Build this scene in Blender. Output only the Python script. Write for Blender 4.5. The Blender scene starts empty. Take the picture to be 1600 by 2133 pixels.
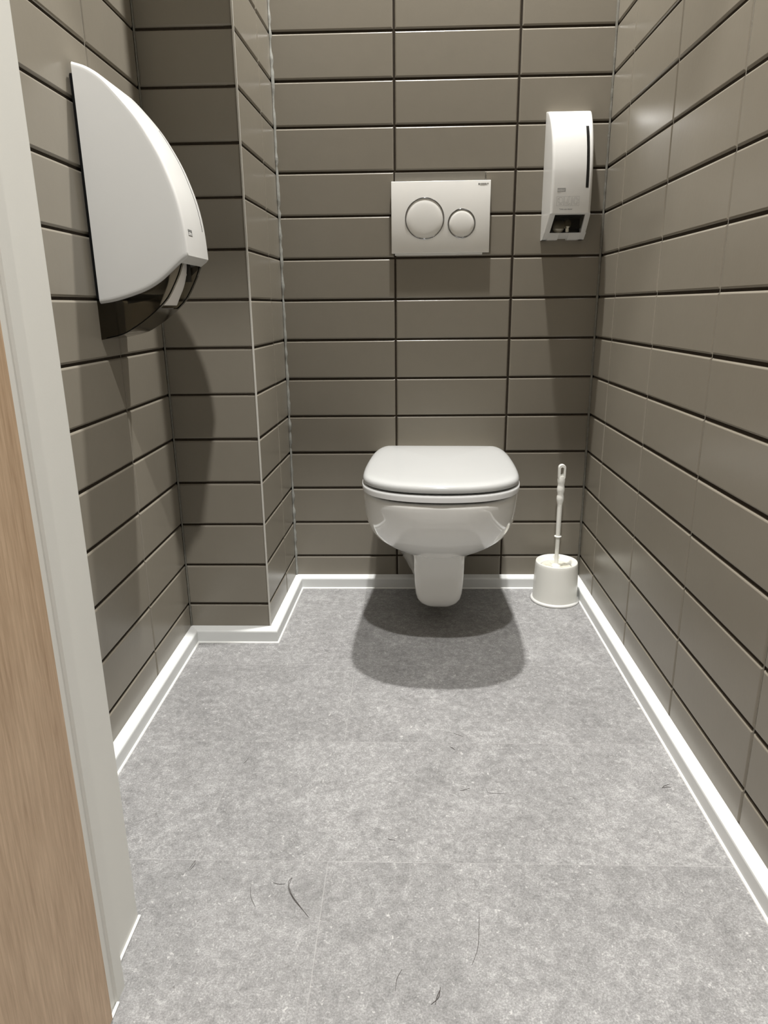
import bpy, bmesh, math, random
from mathutils import Vector, Matrix
random.seed(7)
PI = math.pi
SC = bpy.context.scene
COL = SC.collection
ZO = 0.812                      # height of the reference joint above the floor

# ------------------------------------------------------------------ camera
cam_d = bpy.data.cameras.new('camera')
cam = bpy.data.objects.new('camera', cam_d); COL.objects.link(cam)
yaw, pit, roll, F = -0.0331, 0.2864, -0.0119, 1451.75
cy_, sy_, cp_, sp_, cr_, sr_ = math.cos(yaw), math.sin(yaw), math.cos(pit), math.sin(pit), math.cos(roll), math.sin(roll)
fw = Vector((sy_*cp_, cy_*cp_, -sp_)); rt = Vector((cy_, -sy_, 0)); up = rt.cross(fw)
R_ = cr_*rt + sr_*up; U_ = -sr_*rt + cr_*up
m = Matrix((R_, U_, -fw)).transposed().to_4x4()
m.translation = Vector((0.3257, -1.9202, -0.0184 + ZO))
cam.matrix_world = m
cam_d.sensor_fit = 'VERTICAL'; cam_d.sensor_height = 24.0; cam_d.sensor_width = 18.0
cam_d.lens = F/2133*24.0
cam_d.clip_start = 0.02
SC.camera = cam

# ------------------------------------------------------------------ world and light
w = bpy.data.worlds.new('world'); SC.world = w; w.use_nodes = True
w.node_tree.nodes['Background'].inputs[0].default_value = (1, 0.98, 0.95, 1)
w.node_tree.nodes['Background'].inputs[1].default_value = 0.0
SC.view_settings.view_transform = 'Standard'
SC.view_settings.look = 'None'
SC.view_settings.gamma = 1.0
SC.view_settings.use_curve_mapping = False
SC.view_settings.exposure = 0.0
CEIL = 2.90
def disk(name, x, y, z, power, size=0.075, spread=150, col=(1, 0.985, 0.955)):
    d = bpy.data.lights.new(name, 'AREA'); d.shape = 'DISK'; d.size = size
    d.energy = power; d.color = col; d.spread = math.radians(spread)
    o = bpy.data.objects.new(name, d); COL.objects.link(o); o.location = (x, y, z)
    return o
L1 = (0.42, -0.245); L2 = (0.36, -1.76)
disk('downlight_lamp', L1[0], L1[1], CEIL-0.035, 53)
disk('downlight_lamp', L2[0], L2[1], CEIL-0.035, 45)

# ------------------------------------------------------------------ helpers
def link(name, me, mats, parent=None):
    o = bpy.data.objects.new(name, me); COL.objects.link(o)
    for mt in (mats if isinstance(mats, (list, tuple)) else [mats]): me.materials.append(mt)
    if parent is not None: o.parent = parent
    return o
def from_bm(name, bm, mats, parent=None, smooth=False, angle=None):
    bm.normal_update()
    me = bpy.data.meshes.new(name); bm.to_mesh(me); bm.free()
    if smooth or angle:
        for p in me.polygons: p.use_smooth = True
    o = link(name, me, mats, parent)
    if angle:
        me.set_sharp_from_angle(angle=math.radians(angle))
    return o
def tag(o, label, cat, group=None):
    o['label'] = label; o['category'] = cat
    if group: o['group'] = group
    return o
def struct(o): o['kind'] = 'structure'; return o
def empty(name, loc=(0, 0, 0), rz=0):
    o = bpy.data.objects.new(name, None); COL.objects.link(o); o.location = loc
    o.rotation_euler = (0, 0, rz); o.empty_display_size = 0.05
    return o
def box(bm, x0, x1, y0, y1, z0, z1, bev=0.0, seg=2, mat=0):
    vs = [bm.verts.new((x, y, z)) for z in (z0, z1) for y in (y0, y1) for x in (x0, x1)]
    fs = [(0, 2, 3, 1), (4, 5, 7, 6), (0, 1, 5, 4), (2, 6, 7, 3), (0, 4, 6, 2), (1, 3, 7, 5)]
    faces = [bm.faces.new([vs[i] for i in f]) for f in fs]
    for f in faces: f.material_index = mat
    if bev:
        es = list({e for f in faces for e in f.edges})
        r = bmesh.ops.bevel(bm, geom=es, offset=bev, segments=seg, profile=0.5, affect='EDGES')
        for f in r['faces']: f.material_index = mat
def loft(bm, rings, close=True, cap0=True, cap1=True, mat=0):
    vr = [[bm.verts.new(p) for p in r] for r in rings]
    n = len(vr[0])
    for a, b in zip(vr, vr[1:]):
        for i in range(n if close else n-1):
            j = (i+1) % n
            f = bm.faces.new((a[i], a[j], b[j], b[i])); f.material_index = mat
    if cap0: bm.faces.new(list(reversed(vr[0]))).material_index = mat
    if cap1: bm.faces.new(vr[-1]).material_index = mat
    return vr
def circ(cx, cy, z, r, n=48, sx=1, sy=1):
    return [(cx+sx*r*math.cos(2*PI*i/n), cy+sy*r*math.sin(2*PI*i/n), z) for i in range(n)]
def tube(bm, pts, rad, n=8, mat=0):
    rings = []
    for i, p in enumerate(pts):
        p = Vector(p)
        a = Vector(pts[max(i-1, 0)]); b = Vector(pts[min(i+1, len(pts)-1)])
        t = (b-a).normalized()
        s = t.cross(Vector((0, 0, 1)))
        if s.length < 1e-3: s = Vector((1, 0, 0))
        s.normalize(); q = s.cross(t).normalized()
        r = rad[i] if isinstance(rad, (list, tuple)) else rad
        rings.append([p + s*r*math.cos(2*PI*k/n) + q*r*math.sin(2*PI*k/n) for k in range(n)])
    loft(bm, rings, mat=mat)
def catmull(pts, sub=6, closed=False):
    P = [Vector(p) for p in pts]; n = len(P); out = []
    rng = range(n) if closed else range(n-1)
    for i in rng:
        p0 = P[(i-1) % n] if (closed or i > 0) else P[0]*2-P[1]
        p1 = P[i]; p2 = P[(i+1) % n]
        p3 = P[(i+2) % n] if (closed or i+2 < n) else P[-1]*2-P[-2]
        for k in range(sub):
            t = k/sub
            out.append(0.5*((2*p1)+(p2-p0)*t+(2*p0-5*p1+4*p2-p3)*t*t+(3*p1-p0-3*p2+p3)*t**3))
    if not closed: out.append(P[-1])
    return out
def text_obj(name, body, size, mat, parent, mtx, extr=0.00015, bold=0.0, sx=1.0):
    c = bpy.data.curves.new(name, 'FONT'); c.body = body; c.size = size; c.extrude = extr; c.offset = bold
    c.align_x = 'LEFT'; c.resolution_u = 3
    t = bpy.data.objects.new(name, c); COL.objects.link(t)
    dg = bpy.context.evaluated_depsgraph_get(); dg.update()
    me = bpy.data.meshes.new_from_object(t.evaluated_get(dg))
    bpy.data.objects.remove(t)
    me.transform(Matrix.Diagonal((sx, 1, 1, 1)))
    me.transform(mtx); me.materials.clear()
    return link(name, me, mat, parent)

# ------------------------------------------------------------------ materials
def new_mat(name):
    mt = bpy.data.materials.new(name); mt.use_nodes = True
    nt = mt.node_tree; return mt, nt, nt.nodes['Principled BSDF']
def N(nt, t, **kw):
    n = nt.nodes.new(t)
    for k, v in kw.items():
        if k.startswith('i_'):
            key = k[2:]; key = int(key) if key.isdigit() else key.replace('_', ' ')
            n.inputs[key].default_value = v
        else: setattr(n, k, v)
    return n
def plain(name, col, rough=0.4, metal=0.0, coat=0.0, spec=0.5, noise=0.03, nscale=30, bump=0.0, bscale=200, trans=0, alpha=1, ior=1.45, sss=0.0):
    mt, nt, b = new_mat(name)
    b.inputs['Roughness'].default_value = rough; b.inputs['Metallic'].default_value = metal
    b.inputs['Coat Weight'].default_value = coat; b.inputs['Coat Roughness'].default_value = 0.04
    b.inputs['Specular IOR Level'].default_value = spec; b.inputs['IOR'].default_value = ior
    b.inputs['Transmission Weight'].default_value = trans; b.inputs['Alpha'].default_value = alpha
    if sss: b.inputs['Subsurface Weight'].default_value = sss; b.inputs['Subsurface Radius'].default_value = (0.01, 0.01, 0.01)
    tc = N(nt, 'ShaderNodeTexCoord'); ns = N(nt, 'ShaderNodeTexNoise', i_Scale=nscale, i_Detail=4.0)
    nt.links.new(tc.outputs['Object'], ns.inputs['Vector'])
    mx = N(nt, 'ShaderNodeMix', data_type='RGBA')
    mx.inputs[6].default_value = (*[c*(1-noise) for c in col], 1); mx.inputs[7].default_value = (*[min(1, c*(1+noise)) for c in col], 1)
    nt.links.new(ns.outputs['Fac'], mx.inputs[0]); nt.links.new(mx.outputs[2], b.inputs['Base Color'])
    if bump:
        n2 = N(nt, 'ShaderNodeTexNoise', i_Scale=bscale, i_Detail=3.0); nt.links.new(tc.outputs['Object'], n2.inputs['Vector'])
        bp = N(nt, 'ShaderNodeBump', i_Strength=bump, i_Distance=0.001)
        nt.links.new(n2.outputs['Fac'], bp.inputs['Height']); nt.links.new(bp.outputs['Normal'], b.inputs['Normal'])
    return mt
M = {}
M['tile'] = plain('glazed_taupe_tile', (0.236, 0.213, 0.173), rough=0.28, spec=0.5, noise=0.035, nscale=22, bump=0.12, bscale=90)
M['tile_light'] = plain('tile_cut_strip', (0.21, 0.195, 0.165), rough=0.35, noise=0.05, nscale=40)
M['grout'] = plain('dark_grout', (0.035, 0.027, 0.019), rough=0.9, spec=0.2, noise=0.35, nscale=160, bump=0.6, bscale=600)
M['grout_mid'] = plain('bevel_highlight_grout', (0.22, 0.20, 0.165), rough=0.9, spec=0.2, noise=0.3, nscale=160, bump=0.6, bscale=600)  # vertical joints lightened, bevel highlights put into the grout colour
M['caulk_d'] = plain('dark_caulk', (0.155, 0.148, 0.125), rough=0.6, noise=0.35, nscale=120, bump=0.5, bscale=300)
M['caulk'] = plain('grey_caulk', (0.30, 0.30, 0.275), rough=0.6, noise=0.3, nscale=120, bump=0.5, bscale=300)
M['caulk_w'] = plain('white_caulk', (0.82, 0.82, 0.80), rough=0.5, noise=0.06, nscale=120, bump=0.3, bscale=300)
M['trim_metal'] = plain('tile_edge_trim', (0.62, 0.60, 0.55), rough=0.4, noise=0.05)
M['skirt'] = plain('skirting_vinyl', (0.74, 0.75, 0.74), rough=0.42, noise=0.02)
M['frame'] = plain('door_frame_lacquer', (0.76, 0.75, 0.70), rough=0.45, noise=0.025, nscale=6, bump=0.05, bscale=400)
M['ceil'] = plain('ceiling_paint', (0.35, 0.34, 0.32), rough=0.9, noise=0.02)
M['paint'] = plain('wall_paint', (0.13, 0.125, 0.115), rough=0.85, noise=0.02)
M['ceramic'] = plain('white_ceramic', (0.93, 0.925, 0.89), rough=0.08, spec=0.6, coat=0.5, noise=0.01)
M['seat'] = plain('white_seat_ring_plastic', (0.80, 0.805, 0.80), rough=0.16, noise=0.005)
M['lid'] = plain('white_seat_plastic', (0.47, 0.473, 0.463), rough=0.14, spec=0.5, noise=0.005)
M['plastic'] = plain('white_plastic', (0.68, 0.675, 0.652), rough=0.26, noise=0.01)
M['plate'] = plain('flush_plate_plastic', (0.82, 0.81, 0.775), rough=0.2, noise=0.01)
M['brushp'] = plain('brush_white_plastic', (0.84, 0.835, 0.78), rough=0.28, noise=0.01)
M['cream'] = plain('cream_insert', (0.62, 0.60, 0.51), rough=0.35, noise=0.03)
M['chrome'] = plain('chrome', (0.30, 0.30, 0.30), rough=0.06, metal=1.0, noise=0.0)
M['dark'] = plain('dark_plastic', (0.02, 0.02, 0.02), rough=0.2, noise=0.1)
M['ink'] = plain('grey_print', (0.16, 0.16, 0.155), rough=0.6, noise=0.02)
M['ink_l'] = plain('light_grey_print', (0.33, 0.33, 0.32), rough=0.6, noise=0.02)
M['gap'] = plain('gap_shade_black', (0.05, 0.05, 0.05), rough=0.7, noise=0.02)  # near-black that paints the shade between lid, seat and bowl
M['paper'] = plain('tissue_paper', (0.84, 0.81, 0.77), rough=0.95, spec=0.1, noise=0.02, nscale=200, bump=0.3, bscale=500)
M['inside'] = plain('grey_inner_housing', (0.22, 0.215, 0.195), rough=0.5, noise=0.05)
M['hair'] = plain('dark_hair', (0.075, 0.065, 0.06), rough=0.6, noise=0.2)
# smoked plastic
mt, nt, b = new_mat('smoked_plastic')
b.inputs['Base Color'].default_value = (0.38, 0.35, 0.29, 1); b.inputs['Transmission Weight'].default_value = 1.0
b.inputs['Roughness'].default_value = 0.06; b.inputs['IOR'].default_value = 1.35
tc = N(nt, 'ShaderNodeTexCoord'); ns = N(nt, 'ShaderNodeTexNoise', i_Scale=20.0)
rp = N(nt, 'ShaderNodeMapRange', i_3=0.05, i_4=0.12); nt.links.new(tc.outputs['Object'], ns.inputs['Vector'])
nt.links.new(ns.outputs['Fac'], rp.inputs[0]); nt.links.new(rp.outputs[0], b.inputs['Roughness'])
M['smoke'] = mt
# oak veneer
mt, nt, b = new_mat('oak_veneer')
tc = N(nt, 'ShaderNodeTexCoord'); mp = N(nt, 'ShaderNodeMapping'); mp.inputs['Scale'].default_value = (1, 1, 0.06)
nt.links.new(tc.outputs['Object'], mp.inputs['Vector'])
n1 = N(nt, 'ShaderNodeTexNoise', i_Scale=260.0, i_Detail=8.0, i_Roughness=0.6, i_Distortion=0.2)
n2 = N(nt, 'ShaderNodeTexNoise', i_Scale=22.0, i_Detail=4.0, i_Distortion=0.5)
for n_ in (n1, n2): nt.links.new(mp.outputs[0], n_.inputs['Vector'])
ad = N(nt, 'ShaderNodeMath', operation='MULTIPLY_ADD'); ad.inputs[1].default_value = 0.6
nt.links.new(n1.outputs['Fac'], ad.inputs[0])
m2_ = N(nt, 'ShaderNodeMath', operation='MULTIPLY'); m2_.inputs[1].default_value = 0.4; nt.links.new(n2.outputs['Fac'], m2_.inputs[0]); nt.links.new(m2_.outputs[0], ad.inputs[2])
cr = N(nt, 'ShaderNodeValToRGB')
cr.color_ramp.elements[0].position = 0.32; cr.color_ramp.elements[0].color = (0.40, 0.262, 0.155, 1)
cr.color_ramp.elements[1].position = 0.66; cr.color_ramp.elements[1].color = (0.68, 0.495, 0.33, 1)
nt.links.new(ad.outputs[0], cr.inputs[0]); nt.links.new(cr.outputs[0], b.inputs['Base Color'])
b.inputs['Roughness'].default_value = 0.45
bp = N(nt, 'ShaderNodeBump', i_Strength=0.15, i_Distance=0.0005); nt.links.new(n1.outputs['Fac'], bp.inputs['Height']); nt.links.new(bp.outputs[0], b.inputs['Normal'])
M['oak'] = mt

# floor: 30 x 60 cm vinyl stone tiles, running bond
mt, nt, b = new_mat('grey_stone_vinyl')
L = nt.links.new
tc = N(nt, 'ShaderNodeTexCoord'); sp = N(nt, 'ShaderNodeSeparateXYZ'); L(tc.outputs['Object'], sp.inputs[0])
def mth(op, a=None, b_=None, c=None):
    n = N(nt, 'ShaderNodeMath', operation=op)
    for i, v in enumerate((a, b_, c)):
        if v is None: continue
        if isinstance(v, (int, float)): n.inputs[i].default_value = v
        else: L(v, n.inputs[i])
    return n.outputs[0]
yy = mth('MULTIPLY', mth('ADD', sp.outputs[1], 0.4775), 1/0.2975)
row = mth('FLOOR', yy); fy = mth('SUBTRACT', yy, row)
# row -1 spans -.477..-.775 ; joints at .208 ; the next rows shift by 0.2 / 0.4
par = mth('MODULO', mth('ABSOLUTE', row), 2.0)
off = mth('MULTIPLY_ADD', par, 0.196, 0.0115)
xx = mth('MULTIPLY', mth('SUBTRACT', sp.outputs[0], off), 1/0.607)
colx = mth('FLOOR', xx); fx = mth('SUBTRACT', xx, colx)
def seam(fr, size, wd):
    d = mth('MULTIPLY', mth('MINIMUM', fr, mth('SUBTRACT', 1.0, fr)), size)
    n = N(nt, 'ShaderNodeMapRange', i_1=0.0, i_2=wd, i_3=1.0, i_4=0.0); n.clamp = True; L(d, n.inputs[0]); return n.outputs[0]
sm = mth('MAXIMUM', seam(fx, 0.607, 0.0009), seam(fy, 0.2975, 0.0009))
cmb = N(nt, 'ShaderNodeCombineXYZ'); L(colx, cmb.inputs[0]); L(row, cmb.inputs[1])
wn = N(nt, 'ShaderNodeTexWhiteNoise'); L(cmb.outputs[0], wn.inputs['Vector'])
shift = N(nt, 'ShaderNodeVectorMath', operation='MULTIPLY_ADD'); L(wn.outputs['Color'], shift.inputs[0]); shift.inputs[1].default_value = (9, 9, 9); L(tc.outputs['Object'], shift.inputs[2])
def noise(sc, det, rough=0.5, dist=0.0, vec=None):
    n = N(nt, 'ShaderNodeTexNoise', i_Scale=sc, i_Detail=det, i_Roughness=rough, i_Distortion=dist); L(vec or shift.outputs[0], n.inputs['Vector']); return n.outputs['Fac']
a1 = noise(6, 3, 0.6, 0.8); a2 = noise(75, 6, 0.8, 0.5); a3 = noise(420, 4, 0.8); a4 = noise(26, 6, 0.8, 1.2)
v = mth('ADD', mth('MULTIPLY', mth('SUBTRACT', a1, 0.5), 0.22), mth('MULTIPLY', mth('SUBTRACT', a2, 0.5), 0.62))
v = mth('ADD', v, mth('MULTIPLY', mth('SUBTRACT', a3, 0.5), 0.85)); v = mth('ADD', v, mth('MULTIPLY', mth('SUBTRACT', a4, 0.5), 0.42))
vt = mth('MULTIPLY', mth('SUBTRACT', wn.outputs['Value'], 0.5), 0.05); v = mth('ADD', v, vt)
v = mth('MULTIPLY', v, 1.0)
base = mth('ADD', v, 0.5)
rampn = N(nt, 'ShaderNodeValToRGB'); L(base, rampn.inputs[0])
e = rampn.color_ramp.elements; e[0].position = 0.18; e[0].color = (0.105, 0.1035, 0.102, 1); e[1].position = 0.80; e[1].color = (0.53, 0.527, 0.52, 1)
em = rampn.color_ramp.elements.new(0.5); em.color = (0.262, 0.2585, 0.256, 1)
# light flecks
vr_ = N(nt, 'ShaderNodeTexVoronoi', i_Scale=62.0); vr_.inputs['Randomness'].default_value = 1.0
wp = N(nt, 'ShaderNodeVectorMath', operation='MULTIPLY_ADD'); nz = N(nt, 'ShaderNodeTexNoise', i_Scale=110.0, i_Detail=4.0); L(shift.outputs[0], nz.inputs['Vector']); L(nz.outputs['Color'], wp.inputs[0]); wp.inputs[1].default_value = (0.022,)*3; L(shift.outputs[0], wp.inputs[2]); L(wp.outputs[0], vr_.inputs['Vector'])
fl = N(nt, 'ShaderNodeMapRange', i_1=0.03, i_2=0.17, i_3=1.0, i_4=0.0); L(vr_.outputs['Distance'], fl.inputs[0])
sepc = N(nt, 'ShaderNodeSeparateColor'); L(vr_.outputs['Color'], sepc.inputs[0])
sel = mth('GREATER_THAN', sepc.outputs[0], 0.60)
vr2 = N(nt, 'ShaderNodeTexVoronoi', i_Scale=135.0); L(wp.outputs[0], vr2.inputs['Vector'])
fl2 = N(nt, 'ShaderNodeMapRange', i_1=0.08, i_2=0.30, i_3=1.0, i_4=0.0); L(vr2.outputs['Distance'], fl2.inputs[0])
sp2 = N(nt, 'ShaderNodeSeparateColor'); L(vr2.outputs['Color'], sp2.inputs[0])
f2 = mth('MULTIPLY', mth('MULTIPLY', fl2.outputs[0], mth('GREATER_THAN', sp2.outputs[0], 0.72)), 0.38)
flk = mth('MAXIMUM', f2, mth('MULTIPLY', mth('MULTIPLY', fl.outputs[0], sel), 0.60))
mx1 = N(nt, 'ShaderNodeMix', data_type='RGBA'); L(flk, mx1.inputs[0]); L(rampn.outputs[0], mx1.inputs[6]); mx1.inputs[7].default_value = (0.72, 0.71, 0.69, 1)
# dark pits
vd = N(nt, 'ShaderNodeTexVoronoi', i_Scale=42.0); L(wp.outputs[0], vd.inputs['Vector'])
dk = N(nt, 'ShaderNodeMapRange', i_1=0.045, i_2=0.085, i_3=1.0, i_4=0.0); L(vd.outputs['Distance'], dk.inputs[0])
sepd = N(nt, 'ShaderNodeSeparateColor'); L(vd.outputs['Color'], sepd.inputs[0])
dkk = mth('MULTIPLY', mth('MULTIPLY', dk.outputs[0], mth('GREATER_THAN', sepd.outputs[1], 0.72)), 0.6)
mx2 = N(nt, 'ShaderNodeMix', data_type='RGBA'); L(dkk, mx2.inputs[0]); L(mx1.outputs[2], mx2.inputs[6]); mx2.inputs[7].default_value = (0.12, 0.115, 0.11, 1)
mx3 = N(nt, 'ShaderNodeMix', data_type='RGBA'); L(mth('MULTIPLY', sm, 0.75), mx3.inputs[0]); L(mx2.outputs[2], mx3.inputs[6])
scol = N(nt, 'ShaderNodeMix', data_type='RGBA'); L(noise(9, 2), scol.inputs[0]); scol.inputs[6].default_value = (0.14, 0.135, 0.13, 1); scol.inputs[7].default_value = (0.62, 0.61, 0.60, 1)
L(scol.outputs[2], mx3.inputs[7]); L(mx3.outputs[2], b.inputs['Base Color'])
b.inputs['Roughness'].default_value = 0.55; b.inputs['Specular IOR Level'].default_value = 0.35
bp = N(nt, 'ShaderNodeBump', i_Strength=0.35, i_Distance=0.0006)
L(mth('SUBTRACT', a3, mth('MULTIPLY', sm, 1.5)), bp.inputs['Height']); L(bp.outputs[0], b.inputs['Normal'])
M['floor'] = mt

# ------------------------------------------------------------------ floor, ceiling, outer walls
bm = bmesh.new(); box(bm, -1.6, 2.1, -3.3, 0.0, -0.08, 0.0)
struct(from_bm('floor', bm, M['floor']))
bm = bmesh.new(); box(bm, -1.6, 2.1, -3.3, 0.1, CEIL, CEIL+0.08)
struct(from_bm('ceiling', bm, M['ceil']))

# ------------------------------------------------------------------ tiled walls
P = 0.1025
ZC = [ZO + k*P for k in range(-8, 21)]
def tiled_wall(name, o, ud, nd, u0, u1, cuts, zc=ZC, z0=0.0, z1=CEIL, hj=0.0040, vj=0.0026, depth=0.0034, seed=1, back=0.06, vgrout=1, skip=()):
    """o: point at u=0; ud: direction along the wall; nd: normal into the room. Tile faces lie in the plane."""
    rnd = random.Random(seed)
    o = Vector(o); ud = Vector(ud).normalized(); nd = Vector(nd).normalized(); zd = Vector((0, 0, 1))
    flip = ud.cross(zd).dot(nd) < 0
    bm = bmesh.new()
    def pt(u, z, n): return o + ud*u + zd*z + nd*n
    def face(pts, mat):
        f = bm.faces.new([bm.verts.new(p) for p in (reversed(pts) if flip else pts)]); f.material_index = mat
    # backing slab with grout face
    def slab(ua, ub, za, zb, n, mat):
        a, b_, c, d = pt(ua, za, n), pt(ub, za, n), pt(ub, zb, n), pt(ua, zb, n)
        e_, f_, g_, h_ = pt(ua, za, -back), pt(ub, za, -back), pt(ub, zb, -back), pt(ua, zb, -back)
        face([a, b_, c, d], mat); face([f_, e_, h_, g_], mat)
        face([e_, a, d, h_], mat); face([b_, f_, g_, c], mat); face([d, c, g_, h_], mat); face([e_, f_, b_, a], mat)
    slab(u0, u1, z0, z1, -depth+0.0002, 1)
    if vgrout == 2:
        for c in cuts:
            a, b_, c_, d = pt(c-vj*0.6, z0, -depth+0.0019), pt(c+vj*0.6, z0, -depth+0.0019), pt(c+vj*0.6, z1, -depth+0.0019), pt(c-vj*0.6, z1, -depth+0.0019)
            face([a, b_, c_, d], 2)
    us = [u0] + list(cuts) + [u1]
    zs = [z0] + [z for z in zc if z0 < z < z1] + [z1]
    steps = [(0.0, -depth), (0.0004, -0.0024), (0.0011, -0.00155), (0.0019, -0.00085), (0.0028, -0.00032), (0.0038, 0.0)]
    for i in range(len(us)-1):
        for j in range(len(zs)-1):
            ua = us[i] + (vj/2 if i > 0 else 0.0004); ub = us[i+1] - (vj/2 if i < len(us)-2 else 0.0004)
            za = zs[j] + (hj/2 if j > 0 else 0); zb = zs[j+1] - (hj/2 if j < len(zs)-2 else 0)
            ua += rnd.uniform(-.0003, .0003); ub += rnd.uniform(-.0003, .0003)
            za += rnd.uniform(-.0004, .0004); zb += rnd.uniform(-.0004, .0004)
            q = [rnd.uniform(-.00022, .00022) for _ in range(3)]; tn = (q[0], q[1], q[2], q[0]+q[2]-q[1])
            rings = []
            for ins, n in steps:
                cs = [(ua+ins, za+ins), (ub-ins, za+ins), (ub-ins, zb-ins), (ua+ins, zb-ins)]
                rings.append([bm.verts.new(pt(u, z, n+(tn[k] if ins > 0 else 0))) for k, (u, z) in enumerate(cs)])
            for a, b_ in zip(rings, rings[1:]):
                for k in range(4):
                    l = (k+1) % 4
                    vs = [a[k], a[l], b_[l], b_[k]]
                    f = bm.faces.new(list(reversed(vs)) if flip else vs); f.material_index = 0
            vs = rings[-1]; f = bm.faces.new(list(reversed(vs)) if flip else vs); f.material_index = 0
    return struct(from_bm(name, bm, [M['tile'], M['grout'], M['grout_mid']]))
XL, XR, YC, XC, YF = -0.2104, 0.828, -0.347, -0.0117, -1.18
tiled_wall('wall_back', (0, 0, 0), (1, 0, 0), (0, -1, 0), 0.0, XR, [0.299, 0.602], hj=0.0048, vj=0.0046, seed=3, vgrout=1)
tiled_wall('wall_right', (XR, 0, 0), (0, -1, 0), (-1, 0, 0), 0.0, -YF, [0.152+0.2907*k for k in range(4)], hj=0.0048, vj=0.0022, seed=4, vgrout=2)
tiled_wall('wall_left', (XL, YC, 0), (0, -1, 0), (1, 0, 0), 0.0, -YF+YC, [0.2445, 0.5355], hj=0.0046, vj=0.0022, seed=5, vgrout=2)
tiled_wall('wall_chase_front', (XL, YC, 0), (1, 0, 0), (0, -1, 0), 0.0, XC-XL-0.002, [], hj=0.0046, seed=6)
dch = Vector((XC, YC, 0)); lch = dch.length
nch = Vector((-YC, XC, 0)).normalized()
tiled_wall('wall_chase_side', (0, 0, 0), dch, nch, 0.0, lch-0.002, [0.135], hj=0.0042, vj=0.0018, seed=8, back=0.02, vgrout=2)

# corner caulk beads and the chase edge strip
def bead(name, x, y, r, ang0, ang1, mat, z0=0.036, jitter=0.25, seed=0):
    rnd = random.Random(seed); bm = bmesh.new(); rings = []
    n = 7; zz = z0
    while zz < CEIL:
        rr = r*(1+rnd.uniform(-jitter, jitter))
        pts = [(x, y, zz)] + [(x+rr*math.cos(ang0+(ang1-ang0)*k/n), y+rr*math.sin(ang0+(ang1-ang0)*k/n), zz) for k in range(n+1)]
        rings.append(pts); zz += 0.011
    loft(bm, rings); return struct(from_bm(name, bm, mat, angle=50))
bead('trim_1', 0.0005, -0.0005, 0.0052, -PI/2, 0.0, M['caulk'], seed=1, jitter=0.4)
bead('trim_2', XR-0.0005, -0.0005, 0.0042, PI, 1.5*PI, M['caulk_d'], seed=2)
bead('trim_3', XL+0.0005, YC-0.0005, 0.0030, -PI/2, 0.0, M['caulk_d'], seed=3)
bm = bmesh.new()
box(bm, XC-0.0022, XC+0.0016, YC-0.0014, YC+0.0022, 0.036, CEIL, 0.0006, 2)
struct(from_bm('trim_4', bm, M['trim_metal']))

# ------------------------------------------------------------------ baseboards (mitred profile sweep)
prof = [(0.0, 0.0), (0.0, 0.0362), (0.0012, 0.0368), (0.0180, 0.0318), (0.0197, 0.0300), (0.0203, 0.0275), (0.0203, 0.0)]
beadp = [(0.0203, 0.0), (0.0203, 0.0034), (0.0218, 0.0030), (0.0232, 0.0014), (0.0236, 0.0)]
path = [Vector((XL, YF, 0)), Vector((XL, YC, 0)), Vector((XC, YC, 0)), Vector((0, 0, 0)), Vector((XR, 0, 0)), Vector((XR, YF, 0))]
names = ['baseboard_left', 'baseboard_chase_front', 'baseboard_chase_side', 'baseboard_back', 'baseboard_right']
def mitre(i):
    def nrm(a, b_): d = (b_-a).normalized(); return Vector((d.y, -d.x, 0))
    if i == 0: return nrm(path[0], path[1])
    if i == len(path)-1: return nrm(path[-2], path[-1])
    n1_, n2_ = nrm(path[i-1], path[i]), nrm(path[i], path[i+1])
    s = (n1_+n2_); return s/(s.dot(n1_))
for i, nm in enumerate(names):
    bm = bmesh.new()
    for prf, mi in ((prof, 0), (beadp, 1)):
        ra = [path[i]+mitre(i)*t+Vector((0, 0, z)) for t, z in prf]; rb = [path[i+1]+mitre(i+1)*t+Vector((0, 0, z)) for t, z in prf]
        loft(bm, [ra, rb], mat=mi)
    bmesh.ops.recalc_face_normals(bm, faces=bm.faces)
    struct(from_bm(nm, bm, [M['skirt'], M['caulk_w']]))

# ------------------------------------------------------------------ front wall with the door opening, corridor
DX0, DX1, DH = -0.04, 0.806, 2.245
bm = bmesh.new()
box(bm, -1.6, DX0-0.002, -1.300, YF-0.004, 0, CEIL); box(bm, DX1+0.002, 2.1, -1.300, YF-0.004, 0, CEIL)
box(bm, DX0-0.002, DX1+0.002, -1.300, YF-0.004, DH+0.004, CEIL)
struct(from_bm('wall_front', bm, M['paint']))
for nm, a in (('wall_corridor_left', (-1.68, -1.6, -3.3, -1.3)), ('wall_corridor_right', (2.1, 2.18, -3.3, -1.3)), ('wall_corridor_back', (-1.68, 2.18, -3.38, -3.3))):
    bm = bmesh.new(); box(bm, *a, 0, CEIL); struct(from_bm(nm, bm, M['paint']))
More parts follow.
